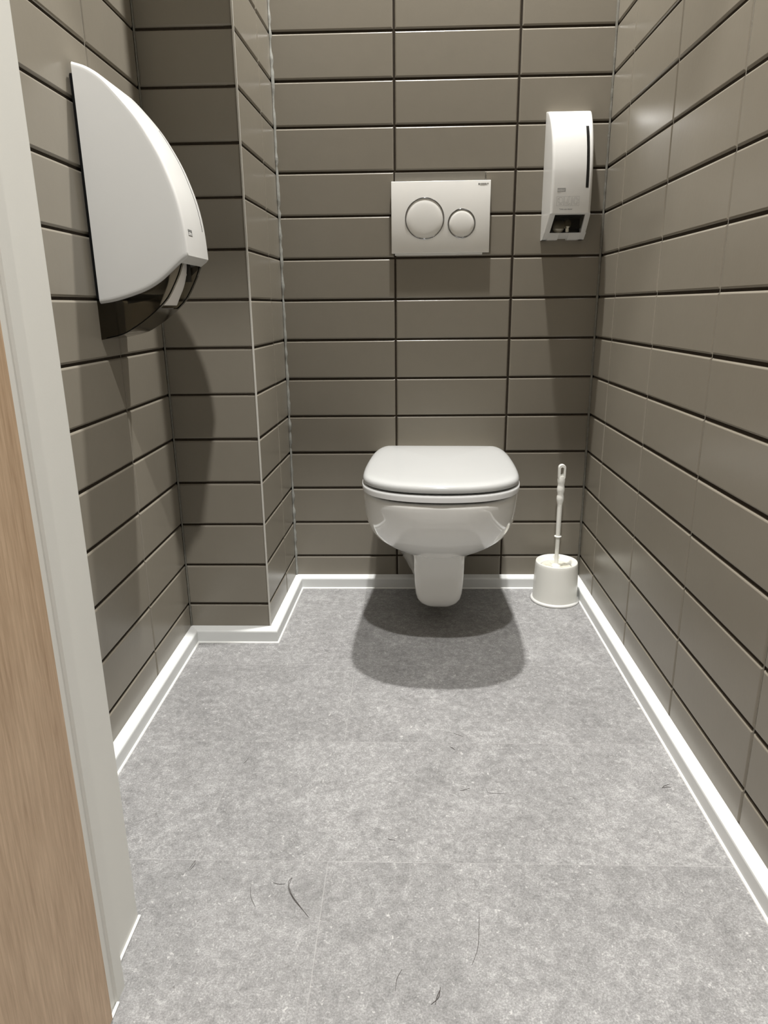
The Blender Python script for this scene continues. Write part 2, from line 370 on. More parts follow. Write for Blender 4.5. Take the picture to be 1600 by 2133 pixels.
# steel door frame: reveal, then a stop that stands proud of it
bm = bmesh.new()
def jamb(xf, s):      # xf face of reveal, s=+1 the left jamb (faces +x)
    prof2 = [(xf-s*0.055, YF+0.0030), (xf-s*0.0015, YF+0.0030), (xf, YF+0.0015), (xf, -1.2735), (xf+s*0.0188, -1.2745), (xf+s*0.0200, -1.2760), (xf+s*0.0200, -1.2960), (xf+s*0.0180, -1.2985), (xf+s*0.0165, -1.3190), (xf-s*0.055, -1.3190), (xf-s*0.055, -1.301), (xf-s*0.001, -1.301), (xf-s*0.001, YF-0.003), (xf-s*0.055, YF-0.003)]
    r0 = [(x, y, 0.0) for x, y in prof2]; r1 = [(x, y, DH) for x, y in prof2]
    loft(bm, [r0, r1])
jamb(DX0, 1); jamb(DX1, -1)
box(bm, DX0-0.05, DX1+0.05, YF-0.0, YF+0.003, DH, DH+0.05)
box(bm, DX0, DX1, -1.2735, YF+0.0015, DH-0.001, DH+0.003); box(bm, DX0, DX1, -1.3185, -1.2740, DH-0.020, DH+0.003)
box(bm, DX0-0.05, DX1+0.05, -1.3190, -1.3010, DH, DH+0.05)
bmesh.ops.recalc_face_normals(bm, faces=bm.faces)
fr = struct(from_bm('trim_5', bm, M['frame']))
bm = bmesh.new()
box(bm, DX0-0.001, DX0+0.0030, -1.2735, YF+0.0060, 0, 0.0028, 0.001); box(bm, DX0+0.019, DX0+0.0228, -1.318, -1.2975, 0, 0.0028, 0.001)
box(bm, DX1-0.003, DX1+0.001, -1.2735, YF+0.0060, 0, 0.0028, 0.001)
o = from_bm('sealant_bead', bm, M['caulk_w'], fr)
# open oak door leaf
leaf = struct(empty('door_1', (-0.0150, -1.3215, 0)))
bm = bmesh.new(); box(bm, -0.042, 0.0, -0.86, 0.0, 0.006, DH-0.01, 0.0012, 2)
from_bm('door_leaf', bm, M['oak'], leaf)
bm = bmesh.new()
rings = [circ(0, 0, t, r, 32) for t, r in ((0, 0.026), (0.008, 0.026), (0.009, 0.01), (0.045, 0.01))]
loft(bm, rings); bmesh.ops.transform(bm, matrix=Matrix.Translation((0, -0.80, 1.03)) @ Matrix.Rotation(PI/2, 4, 'Y'), verts=bm.verts)
tube(bm, [(0.045, -0.802, 1.03), (0.046, -0.76, 1.03), (0.046, -0.68, 1.03)], 0.0095, 16)
from_bm('door_handle', bm, M['chrome'], leaf, angle=40)

# ------------------------------------------------------------------ ceiling downlights
def downlight(x, y, label):
    t = tag(empty('downlight', (x, y, CEIL)), label, 'ceiling light', 'recessed ceiling downlights')
    bm = bmesh.new(); loft(bm, [circ(0, 0, z, r, 40) for z, r in ((0, 0.052), (-0.004, 0.051), (-0.006, 0.047), (-0.004, 0.040), (-0.001, 0.039))], cap0=False, cap1=False)
    from_bm('trim_ring', bm, M['plastic'], t, smooth=True)
    bm = bmesh.new(); loft(bm, [circ(0, 0, z, r, 40) for z, r in ((-0.0005, 0.039), (-0.0035, 0.030), (-0.0045, 0.012))], cap0=False)
    mt_, nt_, b_ = new_mat('lamp_lens'); b_.inputs['Emission Color'].default_value = (1, 0.98, 0.95, 1); b_.inputs['Emission Strength'].default_value = 6.0
    from_bm('lens', bm, mt_, t, smooth=True)
downlight(L1[0], L1[1], 'round white recessed downlight in the ceiling above the toilet')
downlight(L2[0], L2[1], 'round white recessed downlight in the ceiling outside the door')

# ------------------------------------------------------------------ toilet
T = tag(empty('toilet', (0.420, 0.0, 0.0), math.radians(-2.5)), 'white wall-hung toilet with closed squarish lid on the back wall', 'toilet')
HW = [(-0.088, 0.080), (-0.0885, 0.120), (-0.0895, 0.135), (-0.0925, 0.1440), (-0.099, 0.1505), (-0.112, 0.1570), (-0.135, 0.1635), (-0.165, 0.168), (-0.20, 0.1715), (-0.25, 0.174), (-0.30, 0.1755), (-0.35, 0.1757), (-0.39, 0.1745), (-0.42, 0.172), (-0.445, 0.1665), (-0.465, 0.157), (-0.483, 0.144), (-0.500, 0.125), (-0.513, 0.103), (-0.5225, 0.078), (-0.529, 0.050), (-0.532, 0.024)]
def d_outline(off=0.0, z=0.0, n=6):
    right = [Vector((w_, y, 0)) for y, w_ in HW]; left = [Vector((-w_, y, 0)) for y, w_ in reversed(HW)]
    pts = right + [Vector((0, -0.533, 0))] + left
    pts = catmull(pts, 2, False)
    c = Vector((0, -0.30, 0)); out = []
    k = len(pts)
    for i in range(k):
        t = (pts[min(i+1, k-1)]-pts[max(i-1, 0)]).normalized(); nn = Vector((t.y, -t.x, 0))
        if nn.dot(pts[i]-c) < 0: nn = -nn
        out.append((pts[i].x+nn.x*off, pts[i].y+nn.y*off, z))
    return out
def solid_outline(name, layers, mat, parent, ang=35):
    bm = bmesh.new(); vr = loft(bm, [d_outline(o_, z) for z, o_ in layers], cap0=True, cap1=True)
    bmesh.ops.recalc_face_normals(bm, faces=bm.faces)
    return from_bm(name, bm, mat, parent, angle=ang)
zl = 0.4222
bm = bmesh.new()
lay = [(0.0, -0.014), (0.0, -0.0035), (0.0010, -0.0010), (0.0040, 0.0), (0.0090, -0.0006), (0.0128, -0.0026), (0.0154, -0.0060), (0.0170, -0.0110), (0.0180, -0.0175), (0.0187, -0.028)]
rings = [d_outline(o_, zl+z) for z, o_ in lay]
base_r = rings[-1]; cxm, cym = 0.0, -0.30
for s, dz in ((0.80, 0.0007), (0.6, 0.0013), (0.4, 0.0018), (0.2, 0.0021), (0.02, 0.0022)):
    rings.append([(cxm+(x-cxm)*s, cym+(y-cym)*s, z+dz) for x, y, z in base_r])
loft(bm, rings); bmesh.ops.recalc_face_normals(bm, faces=bm.faces)
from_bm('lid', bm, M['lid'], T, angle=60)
solid_outline('seat', [(0.4024, -0.012), (0.4024, -0.002), (0.4030, -0.0005), (0.4040, 0.0008), (0.412, 0.0018), (0.4155, 0.0018), (0.4170, 0.0010), (0.4176, -0.001), (0.4176, -0.012)], M['seat'], T)
solid_outline('gap_shade_core', [(0.3975, -0.016), (0.4220, -0.016)], M['gap'], T)  # added dark core, draws the shaded gaps under lid and seat as black lines
# hinge posts
for s in (-1, 1):
    bm = bmesh.new()
    loft(bm, [circ(s*0.070, -0.0725, z, r_, 24) for z, r_ in ((0.398, 0.010), (0.424, 0.010), (0.427, 0.008), (0.428, 0.004))])
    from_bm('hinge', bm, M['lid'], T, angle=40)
# ceramic pan
def plan(z, tip, hw, ym, wall, yb=-0.0005, n=20, sq=2.35):
    """contour: from the wall (hw=wall) widening to hw at ym, then a superellipse front reaching tip"""
    pts = []
    for i in range(9):
        t = i/9; y = yb+(ym-yb)*t
        pts.append((wall+(hw-wall)*math.sin(t*PI/2), y))
    for i in range(n+1):
        a = PI/2*i/n
        x = hw*(math.cos(a)**(2/sq)) if i < n else 0
        y = ym-(ym-tip)*-1*(-1)*(math.sin(a)**(2/sq)) if False else ym+(tip-ym)*(math.sin(a)**(2/sq))
        pts.append((x, y))
    full = [(x, y, z) for x, y in pts] + [(-x, y, z) for x, y in reversed(pts[:-1])]
    return full
S = [  # z, tip, half width, y of max width, wall half width, squareness
 (0.205, -0.330, 0.035, -0.24, 0.110, 2.0),
 (0.2130, -0.352, 0.062, -0.26, 0.112, 2.05),
 (0.2230, -0.375, 0.089, -0.28, 0.1145, 2.1),
 (0.2360, -0.3990, 0.1145, -0.295, 0.118, 2.12),
 (0.2520, -0.4230, 0.1360, -0.305, 0.123, 2.16),
 (0.2700, -0.4460, 0.1525, -0.315, 0.128, 2.20),
 (0.2900, -0.4680, 0.1645, -0.32, 0.134, 2.25),
 (0.3120, -0.4880, 0.1720, -0.32, 0.140, 2.32),
 (0.3350, -0.5045, 0.1760, -0.32, 0.146, 2.42),
 (0.3580, -0.5160, 0.1775, -0.32, 0.151, 2.52),
 (0.3760, -0.5225, 0.1780, -0.32, 0.155, 2.62),
 (0.3860, -0.5260, 0.1775, -0.32, 0.157, 2.68),
 (0.3912, -0.5270, 0.1765, -0.32, 0.158, 2.66),
 (0.3945, -0.5245, 0.1735, -0.32, 0.156, 2.66),
 (0.3960, -0.5170, 0.1670, -0.32, 0.150, 2.66)]
bm = bmesh.new()
loft(bm, [plan(z, tip, hw, ym, wl, sq=sq) for z, tip, hw, ym, wl, sq in S])
bmesh.ops.recalc_face_normals(bm, faces=bm.faces)
from_bm('bowl', bm, M['ceramic'], T, angle=60)
# mounting body against the wall, narrowing downwards
bm = bmesh.new()
def body_ring(z, hwall, hf, yf, r=0.02, n=5):
    pts = [(hwall, -0.0005)]
    for i in range(1, 6): t = i/6; pts.append((hwall+(hf-hwall)*t, -0.0005+(yf+r+0.0005)*t))
    for i in range(n+1):
        a = PI/2*i/n; pts.append((hf-r+r*math.cos(a), yf+r-r*math.sin(a)))
    return [(x, y, z) for x, y in pts]+[(-x, y, z) for x, y in reversed(pts)]
loft(bm, [body_ring(z, a, b_, yf) for z, a, b_, yf in ((0.052, 0.050, 0.035, -0.10), (0.056, 0.066, 0.040, -0.15), (0.072, 0.080, 0.045, -0.18), (0.10, 0.097, 0.050, -0.20), (0.13, 0.112, 0.052, -0.21), (0.17, 0.128, 0.056, -0.23), (0.21, 0.137, 0.07, -0.24), (0.26, 0.142, 0.10, -0.26))])
bmesh.ops.recalc_face_normals(bm, faces=bm.faces)
bmesh.ops.translate(bm, vec=(-0.011, 0, 0), verts=bm.verts)
from_bm('mounting_body', bm, M['ceramic'], T, angle=60)
# outlet cover, U shaped
bm = bmesh.new()
prof_f = [(0.0465, 0.006, -0.245), (0.0475, 0.018, -0.256), (0.051, 0.030, -0.266), (0.057, 0.0405, -0.275), (0.066, 0.0490, -0.2825), (0.078, 0.0555, -0.288), (0.095, 0.0592, -0.2915), (0.12, 0.0612, -0.2935), (0.15, 0.0625, -0.2945), (0.19, 0.0635, -0.2955), (0.225, 0.0640, -0.2955), (0.25, 0.064, -0.2955)]
def u_ring(z, h, yf, y0=-0.06, n=8):
    r = min(0.022, h*0.7); pts = [(h, y0)]
    for i in range(n+1):
        a = PI/2*i/n; pts.append((h-r+r*math.cos(a), yf+r-r*math.sin(a)))
    return [(x, y, z) for x, y in pts]+[(-x, y, z) for x, y in reversed(pts)]
loft(bm, [u_ring(z, h, y) for z, h, y in prof_f]); bmesh.ops.recalc_face_normals(bm, faces=bm.faces)
from_bm('outlet_cover', bm, M['ceramic'], T, angle=60)

# ------------------------------------------------------------------ flush plate
FP = tag(empty('flush_plate', (0.4148, 0.0, ZO+0.197)), 'white two-button flush plate on the tiles above the toilet', 'flush plate')
bm = bmesh.new(); box(bm, -0.1165, 0.1085, -0.0045, 0.0004, -0.089, 0.078, 0.001, 2)
from_bm('backing_frame', bm, M['plate'], FP)
bm = bmesh.new(); box(bm, -0.1247, 0.1247, -0.0125, -0.0045, -0.0845, 0.0850, 0.0012, 3)
from_bm('cover_plate', bm, M['plate'], FP, angle=35)
def button(x, z, r, nm):
    bm = bmesh.new()
    prof3 = [(r+0.0006, -0.0124), (r+0.0006, -0.0140), (r-0.0002, -0.0152), (r-0.0014, -0.0152), (r-0.0022, -0.0140), (r-0.0022, -0.0124)]
    rings = [[(x+rr*math.cos(2*PI*i/72), yy_, z+rr*math.sin(2*PI*i/72)) for i in range(72)] for rr, yy_ in prof3]
    loft(bm, rings, cap0=False, cap1=False); bmesh.ops.recalc_face_normals(bm, faces=bm.faces)
    bm2 = bmesh.new()
    rings = [[(x+rr*math.cos(2*PI*i/72), yy_, z+rr*math.sin(2*PI*i/72)) for i in range(72)] for rr, yy_ in ((r-0.0023, -0.0122), (r-0.0023, -0.0133), (r*0.9, -0.0143), (r*0.7, -0.0155), (r*0.45, -0.0163), (r*0.2, -0.0167), (0.0008, -0.0168))]
    loft(bm2, rings, cap0=False); bmesh.ops.recalc_face_normals(bm2, faces=bm2.faces)
    o = from_bm(nm, bm2, M['plate'], FP, angle=60)
    ring = from_bm('chrome_ring', bm, M['chrome'], o, smooth=True)
button(-0.0403, -0.0022, 0.0492, 'large_button')
button(0.0533, -0.0150, 0.0347, 'small_button')
mtx = Matrix.Translation((0.0978, -0.0127, 0.0741)) @ Matrix.Rotation(PI/2, 4, 'X')
text_obj('brand_lettering', 'GEBERIT', 0.0062, M['ink'], FP, mtx, bold=0.0, sx=0.90)
bm = bmesh.new(); box(bm, 0.0935, 0.0968, -0.0127, -0.0124, 0.0743, 0.0782)
from_bm('brand_square', bm, M['ink'], FP)
# cut tile strip and sealant around the plate (stuck to the wall)
bm = bmesh.new()
box(bm, 0.2995, 0.5255, -0.0018, 0.001, ZO+0.278, ZO+0.3035, 0.0008, 2)
st = struct(from_bm('trim_6', bm, M['tile_light']))
rnd = random.Random(4)
bm = bmesh.new()
pts = [(0.2935, -0.001, ZO+0.300-0.0052*i+0.0) for i in range(40)]
tube(bm, [(x+rnd.uniform(-.0008, .0008), y, z) for x, y, z in pts if z > ZO+0.11 and z < ZO+0.286], 0.0016, 6)
tube(bm, [(0.5272+rnd.uniform(-.0006, .0006), -0.0012, ZO+0.302-0.003*i) for i in range(8)], 0.0010, 6)
struct(from_bm('trim_7', bm, M['caulk'], smooth=True))

# ------------------------------------------------------------------ seat cleaner dispenser on the back wall
D = tag(empty('seat_cleaner_dispenser', (0.7238, 0.0, ZO)), 'narrow white curved toilet seat cleaner dispenser on the back wall', 'soap dispenser')
dpts = catmull([(0.004, 0.4325, 0), (0.022, 0.4280, 0), (0.040, 0.4130, 0), (0.058, 0.3890, 0), (0.073, 0.3600, 0), (0.084, 0.3270, 0), (0.0905, 0.2930, 0), (0.0925, 0.2600, 0), (0.0925, 0.2250, 0), (0.0915, 0.1930, 0)], 4)
DP = [(v_.x, v_.y) for v_ in dpts]
hwt = lambda d: 0.0530-0.050*d           # half width shrinks a little outwards
def dcorner(d, z, rr=0.007, n=4):
    """right half of a cross section ring (x, depth): wall -> edge rounding -> front"""
    h = hwt(d); r = min(rr, d*0.8); return [(0.0530, 0.0)]+[(h-r+r*math.cos(PI/2*i/n), d-r+r*math.sin(PI/2*i/n)) for i in range(n+1)]
bm = bmesh.new(); rings = []
for d, z in DP:
    half = dcorner(d, z); full = [(x, -dd, z) for x, dd in half]+[(-x, -dd, z) for x, dd in reversed(half)]
    rings.append(full)
rings[0] = [(x, y, 0.4325) for x, y, z in rings[0]]
loft(bm, rings, cap0=True, cap1=False)
# closing face above the window
# lower sloped part: side cheeks, window frame
ZB, ZT = 0.1390, 0.1930
def fd(z): return 0.020+(0.0915-0.020)*((z-ZB)/(ZT-ZB))**0.9
for s in (-1, 1):
    ro, ri = [], []
    zsn = [ZB+(ZT-ZB)*k/8 for k in range(9)]
    ringsL = []
    for z in zsn:
        d = fd(z); h = hwt(d); ho = 0.0530; iw = 0.0125 if s < 0 else 0.0120
        ringsL.append([(s*ho, 0.0, z), (s*(h+0.0002), -d+0.002, z), (s*(h-0.002), -d, z), (s*(h-iw), -d, z), (s*(h-iw), -d+0.016, z), (s*(ho-iw), 0.0, z)])
    loft(bm, ringsL)
# top lintel of window and bottom sill
def strip(z0, z1, dz=0.0):
    r0 = [(-0.046, -fd(z0), z0), (0.046, -fd(z0), z0), (0.046, -fd(z1), z1), (-0.046, -fd(z1), z1)]
    r1 = [(-0.046, -fd(z0)+0.010, z0), (0.046, -fd(z0)+0.010, z0), (0.046, -fd(z1)+0.010, z1), (-0.046, -fd(z1)+0.010, z1)]
    loft(bm, [r0, r1])
strip(0.1905, ZT)
# bottom lip with a notch
def lip(xa, xb, zb):
    loft(bm, [[(xa, -fd(0.1535), 0.1535), (xb, -fd(0.1535), 0.1535), (xb, -fd(ZB), zb), (xa, -fd(ZB), zb)], [(xa, 0, 0.1535), (xb, 0, 0.1535), (xb, 0, zb), (xa, 0, zb)]])
lip(-0.052, -0.014, ZB); lip(-0.014, 0.010, ZB+0.0035); lip(0.010, 0.052, ZB)
bmesh.ops.recalc_face_normals(bm, faces=bm.faces)
cov = from_bm('cover', bm, M['plastic'], D, angle=32)
bm = bmesh.new(); box(bm, -0.040, 0.040, -0.020, -0.001, 0.1530, 0.1900); box(bm, -0.040, 0.040, -0.055, -0.001, 0.1890, 0.1925)
from_bm('inner_housing', bm, M['dark'], D)
bm = bmesh.new()
r = [[(0.004+0.0085*sc*math.cos(2*PI*i/28), y, 0.1740+0.0105*sc*math.sin(2*PI*i/28)) for i in range(28)] for y, sc in ((-0.022, 0.9), (-0.048, 1.0), (-0.052, 0.92), (-0.0535, 0.7))]
loft(bm, r)
rings = [circ(0.004, -0.046, z, rr, 20) for z, rr in ((0.1690, 0.0042), (0.1560, 0.0040), (0.1550, 0.0030))]
loft(bm, rings); bmesh.ops.recalc_face_normals(bm, faces=bm.faces)
from_bm('pump_nozzle', bm, M['cream'], D, angle=40)
bm = bmesh.new()
r = [[(-0.014+0.016*sc*math.cos(2*PI*i/28), y, 0.1700+0.018*sc*math.sin(2*PI*i/28)) for i in range(28)] for y, sc in ((-0.020, 1), (-0.032, 0.9), (-0.038, 0.6), (-0.040, 0.2))]
loft(bm, r); bmesh.ops.recalc_face_normals(bm, faces=bm.faces)
from_bm('soap_pouch_end', bm, M['cream'], D, smooth=True)
bm = bmesh.new()
za, zb_ = 0.1625, 0.1900
loft(bm, [[(-0.0365, -fd(za)+0.006, za), (0.0365, -fd(za)+0.006, za), (0.0365, -fd(zb_)+0.006, zb_), (-0.0365, -fd(zb_)+0.006, zb_)], [(-0.0365, -fd(za)+0.0075, za), (0.0365, -fd(za)+0.0075, za), (0.0365, -fd(zb_)+0.0075, zb_), (-0.0365, -fd(zb_)+0.0075, zb_)]])
bmesh.ops.recalc_face_normals(bm, faces=bm.faces)
from_bm('window_pane', bm, M['smoke'], D)
# level slot following the curved front
def depth_at(z):
    for (d0, z0), (d1, z1) in zip(DP, DP[1:]):
        if z1 <= z <= z0: return d0+(d1-d0)*(z0-z)/(z0-z1)
    return DP[-1][0]
bm = bmesh.new(); rings = []
for k in range(27):
    z = 0.3885-(0.3885-0.2485)*k/26; d = depth_at(z)
    rings.append([(0.0320, -d-0.0003, z), (0.0320, -d+0.002, z), (0.0388, -d+0.002, z), (0.0388, -d-0.0003, z)])
loft(bm, rings); bmesh.ops.recalc_face_normals(bm, faces=bm.faces)
from_bm('level_window', bm, plain('black_gloss', (0.012, 0.012, 0.012), rough=0.08, noise=0.05), D)
# printing
yp = -0.0929
bm = bmesh.new(); box(bm, -0.0345, -0.0150, yp-0.0002, yp+0.001, 0.2405, 0.2490)
lb = from_bm('brand_label', bm, M['ink_l'], D)
text_obj('brand_lettering', 'satino', 0.0090, M['plastic'], lb, Matrix.Translation((-0.0342, yp-0.0003, 0.2410)) @ Matrix.Rotation(PI/2, 4, 'X'), bold=0.00005, sx=0.78)
text_obj('caption', 'Toilet seat cleaner', 0.0048, M['ink'], D, Matrix.Translation((-0.0275, yp+0.0004, 0.2005)) @ Matrix.Rotation(PI/2, 4, 'X'), sx=0.86)
def lines(name, paths, parent, y, wd=0.00035, mat=None):
    bm = bmesh.new()
    for p in paths:
        for (xa, za_), (xb, zb2) in zip(p, p[1:]):
            dx, dz = xb-xa, zb2-za_; l = math.hypot(dx, dz)
            if l < 1e-7: continue
            nx, nz = -dz/l*wd, dx/l*wd
            vs = [bm.verts.new(q) for q in ((xa+nx, y, za_+nz), (xa-nx, y, za_-nz), (xb-nx, y, zb2-nz), (xb+nx, y, zb2+nz))]
            bm.faces.new(vs)
    return from_bm(name, bm, mat or M['ink'], parent)
def arc(cx, cz, rx, rz, a0, a1, n=14): return [(cx+rx*math.cos(math.radians(a0+(a1-a0)*i/n)), cz+rz*math.sin(math.radians(a0+(a1-a0)*i/n))) for i in range(n+1)]
sq = lambda x0: [(x0, 0.2095), (x0+0.0165, 0.2095), (x0+0.0165, 0.2300), (x0, 0.2300), (x0, 0.2095)]
X0 = -0.0350; X1 = -0.0165; X2 = 0.0020
pict = [
 (X0, [[(X0+.006, .216), (X0+.006, .228), (X0+.012, .228), (X0+.014, .224), (X0+.014, .216), (X0+.006, .216)], arc(X0+.0045, .2215, .0022, .0045, 60, 300), [(X0+.0022, .226), (X0+.006, .2235)], [(X0+.005, .2125), (X0+.0085, .2150), (X0+.0125, .2120)], [(X0+.0065, .2115), (X0+.0135, .2135)]]),
 (X1, [arc(X1+.012, .2175, .0055, .0125, 95, 190), arc(X1+.0135, .2175, .0035, .012, 95, 190), [(X1+.0015, .2175), (X1+.006, .2165), (X1+.0105, .2125)], [(X1+.002, .2150), (X1+.007, .2140)], [(X1+.002, .2115), (X1+.0085, .2110), (X1+.0145, .2150)], [(X1+.0125, .2145), (X1+.0150, .2105)]]),
 (X2, [arc(X2+.0078, .2198, .0055, .0082, 20, 320, 18), arc(X2+.0080, .2196, .0034, .0058, 20, 300, 18), [(X2+.010, .2165), (X2+.0145, .2215), (X2+.0155, .2240)], [(X2+.0095, .2145), (X2+.0130, .2165), (X2+.0155, .2150)], [(X2+.0105, .2115), (X2+.0135, .2140)]])]
for x0, ps in pict: lines('pictogram', [sq(x0)]+ps, D, yp-0.0001, 0.00022, M['ink_l'])

# ------------------------------------------------------------------ toilet roll dispenser on the left wall
RD = tag(empty('toilet_roll_dispenser', (XL+0.0085, -0.6125, ZO)), 'large white D-shaped toilet roll dispenser on the left wall', 'paper dispenser')
# profile in (x from wall, z); near face y=-0.065, far face y=+0.065
top = catmull([(0.000, 0.3600, 0), (0.022, 0.3530, 0), (0.046, 0.3380, 0), (0.070, 0.3130, 0), (0.0945, 0.2830, 0), (0.1125, 0.2540, 0), (0.1275, 0.2250, 0), (0.1388, 0.1960, 0), (0.1475, 0.1690, 0), (0.1535, 0.1420, 0), (0.1572, 0.1160, 0), (0.1592, 0.0900, 0), (0.1602, 0.0690, 0)], 4)
bot = catmull([(0.1560, 0.0640, 0), (0.1460, 0.0570, 0), (0.1280, 0.0420, 0), (0.1060, 0.0255, 0), (0.080, 0.0120, 0), (0.046, 0.0010, 0), (0.020, -0.0052, 0), (0.0, -0.0080, 0)], 3)
prof_all = [(p.x, p.y) for p in top+bot]
cx0, cz0 = 0.055, 0.15
def inset(pr, dlt):
    n = len(pr); out = []
    for i, (x, z) in enumerate(pr):
        a, b_ = pr[max(i-1, 0)], pr[min(i+1, n-1)]
        tx, tz = b_[0]-a[0], b_[1]-a[1]; l = math.hypot(tx, tz)
        nx, nz = -tz/l, tx/l
        if (nx*(cx0-x)+nz*(cz0-z)) < 0: nx, nz = -nx, -nz
        xx_ = x+nx*dlt
        out.append((max(0.0, xx_), z+nz*dlt))
    return out
HWD = 0.0675
# body: near/far rounded rims and the front band (open underneath)
bm = bmesh.new()
steps = [(0.0085, HWD), (0.0045, HWD-0.0004), (0.0020, HWD-0.0018), (0.0005, HWD-0.0042), (0.0, HWD-0.0075)]
nt_top = len(top)
def rp(s, ins, y): return [bm.verts.new((x, s*y, z)) for x, z in inset(prof_all, ins)]
near = [rp(-1, i_, y_) for i_, y_ in steps]; far = [rp(1, i_, y_) for i_, y_ in steps]
for seq in (near, far):
    for a, b_ in zip(seq, seq[1:]):
        for i in range(len(a)-1): bm.faces.new((a[i], a[i+1], b_[i+1], b_[i]))
    bm.faces.new(seq[0])
for i in range(nt_top+3): bm.faces.new((near[-1][i], near[-1][i+1], far[-1][i+1], far[-1][i]))   # front band and the narrow ledge below the nose
# inner liner so side cheeks have thickness
for seq, s in ((near, -1), (far, 1)):
    inn = [bm.verts.new((x, s*(HWD-0.0075), z)) for x, z in inset(prof_all, 0.004)]
    for i in range(nt_top+3, len(inn)-1): bm.faces.new((seq[-1][i], seq[-1][i+1], inn[i+1], inn[i]))
    bm.faces.new(list(reversed(inn)) if s < 0 else inn)
bmesh.ops.recalc_face_normals(bm, faces=bm.faces)
from_bm('cover', bm, M['plastic'], RD, angle=38)
# smoked lower housing
sb = catmull([(0.1465, 0.0560, 0), (0.1370, 0.0340, 0), (0.1180, 0.0020, 0), (0.0980, -0.0180, 0), (0.0755, -0.0350, 0), (0.0520, -0.0500, 0), (0.0290, -0.0610, 0), (-0.008, -0.0690, 0)], 4)
SB = [(p.x, p.y) for p in sb]
inner_top = [(-0.008, 0.010), (0.05, 0.020), (0.10, 0.045), (0.140, 0.0600)]
bm = bmesh.new()
for s in (-1, 1):
    poly = SB+inner_top
    a = [bm.verts.new((x, s*(HWD-0.0085), z)) for x, z in poly]; b_ = [bm.verts.new((x, s*(HWD-0.0105), z)) for x, z in poly]
    bm.faces.new(a); bm.faces.new(list(reversed(b_)))
    for i in range(len(a)): j = (i+1) % len(a); bm.faces.new((a[i], b_[i], b_[j], a[j]))
th = 0.0022; SBi = inset(SB, th)
k0 = 12          # the paper opening runs from the nose to here
ya, yb_ = -(HWD-0.0105), HWD-0.0105
def band(i0, i1, y0, y1):
    o1 = [bm.verts.new((x, y0, z)) for x, z in SB[i0:i1]]; o2 = [bm.verts.new((x, y1, z)) for x, z in SB[i0:i1]]
    i1_ = [bm.verts.new((x, y0, z)) for x, z in SBi[i0:i1]]; i2_ = [bm.verts.new((x, y1, z)) for x, z in SBi[i0:i1]]
    n = len(o1)
    for i in range(n-1):
        bm.faces.new((o1[i], o1[i+1], o2[i+1], o2[i])); bm.faces.new((i1_[i], i2_[i], i2_[i+1], i1_[i+1]))
        bm.faces.new((o1[i], i1_[i], i1_[i+1], o1[i+1])); bm.faces.new((o2[i], o2[i+1], i2_[i+1], i2_[i]))
    bm.faces.new((o1[0], o2[0], i2_[0], i1_[0])); bm.faces.new((o1[-1], i1_[-1], i2_[-1], o2[-1]))
band(k0, len(SB), ya, yb_)
band(0, k0+1, ya, ya+0.007); band(0, k0+1, yb_-0.007, yb_)
bmesh.ops.recalc_face_normals(bm, faces=bm.faces)
from_bm('smoked_housing', bm, M['smoke'], RD)
bm = bmesh.new()      # back plate on the wall and spindle
box(bm, -0.0080, 0.006, -0.060, 0.060, 0.000, 0.345, 0.001)
from_bm('back_plate', bm, plain('back_plate_gap_shade', (0.006, 0.006, 0.006), rough=0.7, spec=0.15, noise=0.1), RD)  # plate coloured near-black to carry the shade of the gap behind the cover
bm = bmesh.new()
rings = [[(0.1160+r_*math.cos(2*PI*i/20), y, 0.0435+r_*math.sin(2*PI*i/20)) for i in range(20)] for y, r_ in ((0.056, 0.0045), (0.044, 0.0045), (0.0425, 0.0035))]
loft(bm, rings)
bmesh.ops.recalc_face_normals(bm, faces=bm.faces)
from_bm('roll_knob', bm, M['cream'], RD, angle=40)
bm = bmesh.new(); box(bm, 0.006, 0.128, 0.0505, 0.0530, 0.030, 0.200)
from_bm('inner_wall', bm, plain('dark_inner_wall', (0.05, 0.045, 0.036), rough=0.5), RD)
# window slit on the front band
TP = [(p.x, p.y) for p in top]
bm = bmesh.new(); rings = []
for (x, z), (xi, zi), (xo, zo) in zip(TP, inset(prof_all, 0.001), inset(prof_all, -0.00025)):
    if 0.128 > z or z > 0.262: continue
    pass
sl = [(xi, zi, xo, zo) for (x, z), (xi, zi), (xo, zo) in zip(prof_all, inset(prof_all, 0.001), inset(prof_all, -0.00025)) if 0.112 < z < 0.285 and x > 0.07]
rings = [[(xo, 0.0450, zo), (xo, 0.0472, zo), (xi, 0.0472, zi), (xi, 0.0450, zi)] for xi, zi, xo, zo in sl]
loft(bm, rings); bmesh.ops.recalc_face_normals(bm, faces=bm.faces)
from_bm('level_slit', bm, M['dark'], RD)
# brand label low on the front band
def front_frame(z):
    for (x0, z0), (x1, z1) in zip(TP, TP[1:]):
        if z1 <= z <= z0:
            t = (z0-z)/(z0-z1); return x0+(x1-x0)*t
    return TP[-1][0]
bm = bmesh.new()
xa_, xb_ = front_frame(0.1120), front_frame(0.1020)
ya_, yb2 = -0.046, -0.0235
v_ = [bm.verts.new(p) for p in ((xa_+.0003, ya_, .1120), (xa_+.0003, yb2, .1120), (xb_+.0003, yb2, .1020), (xb_+.0003, ya_, .1020))]
w_ = [bm.verts.new(p) for p in ((xa_-.001, ya_, .1120), (xa_-.001, yb2, .1120), (xb_-.001, yb2, .1020), (xb_-.001, ya_, .1020))]
bm.faces.new(v_); bm.faces.new(list(reversed(w_)))
for i in range(4): j = (i+1) % 4; bm.faces.new((v_[i], w_[i], w_[j], v_[j]))
bmesh.ops.recalc_face_normals(bm, faces=bm.faces)
lb = from_bm('brand_label', bm, M['ink'], RD)
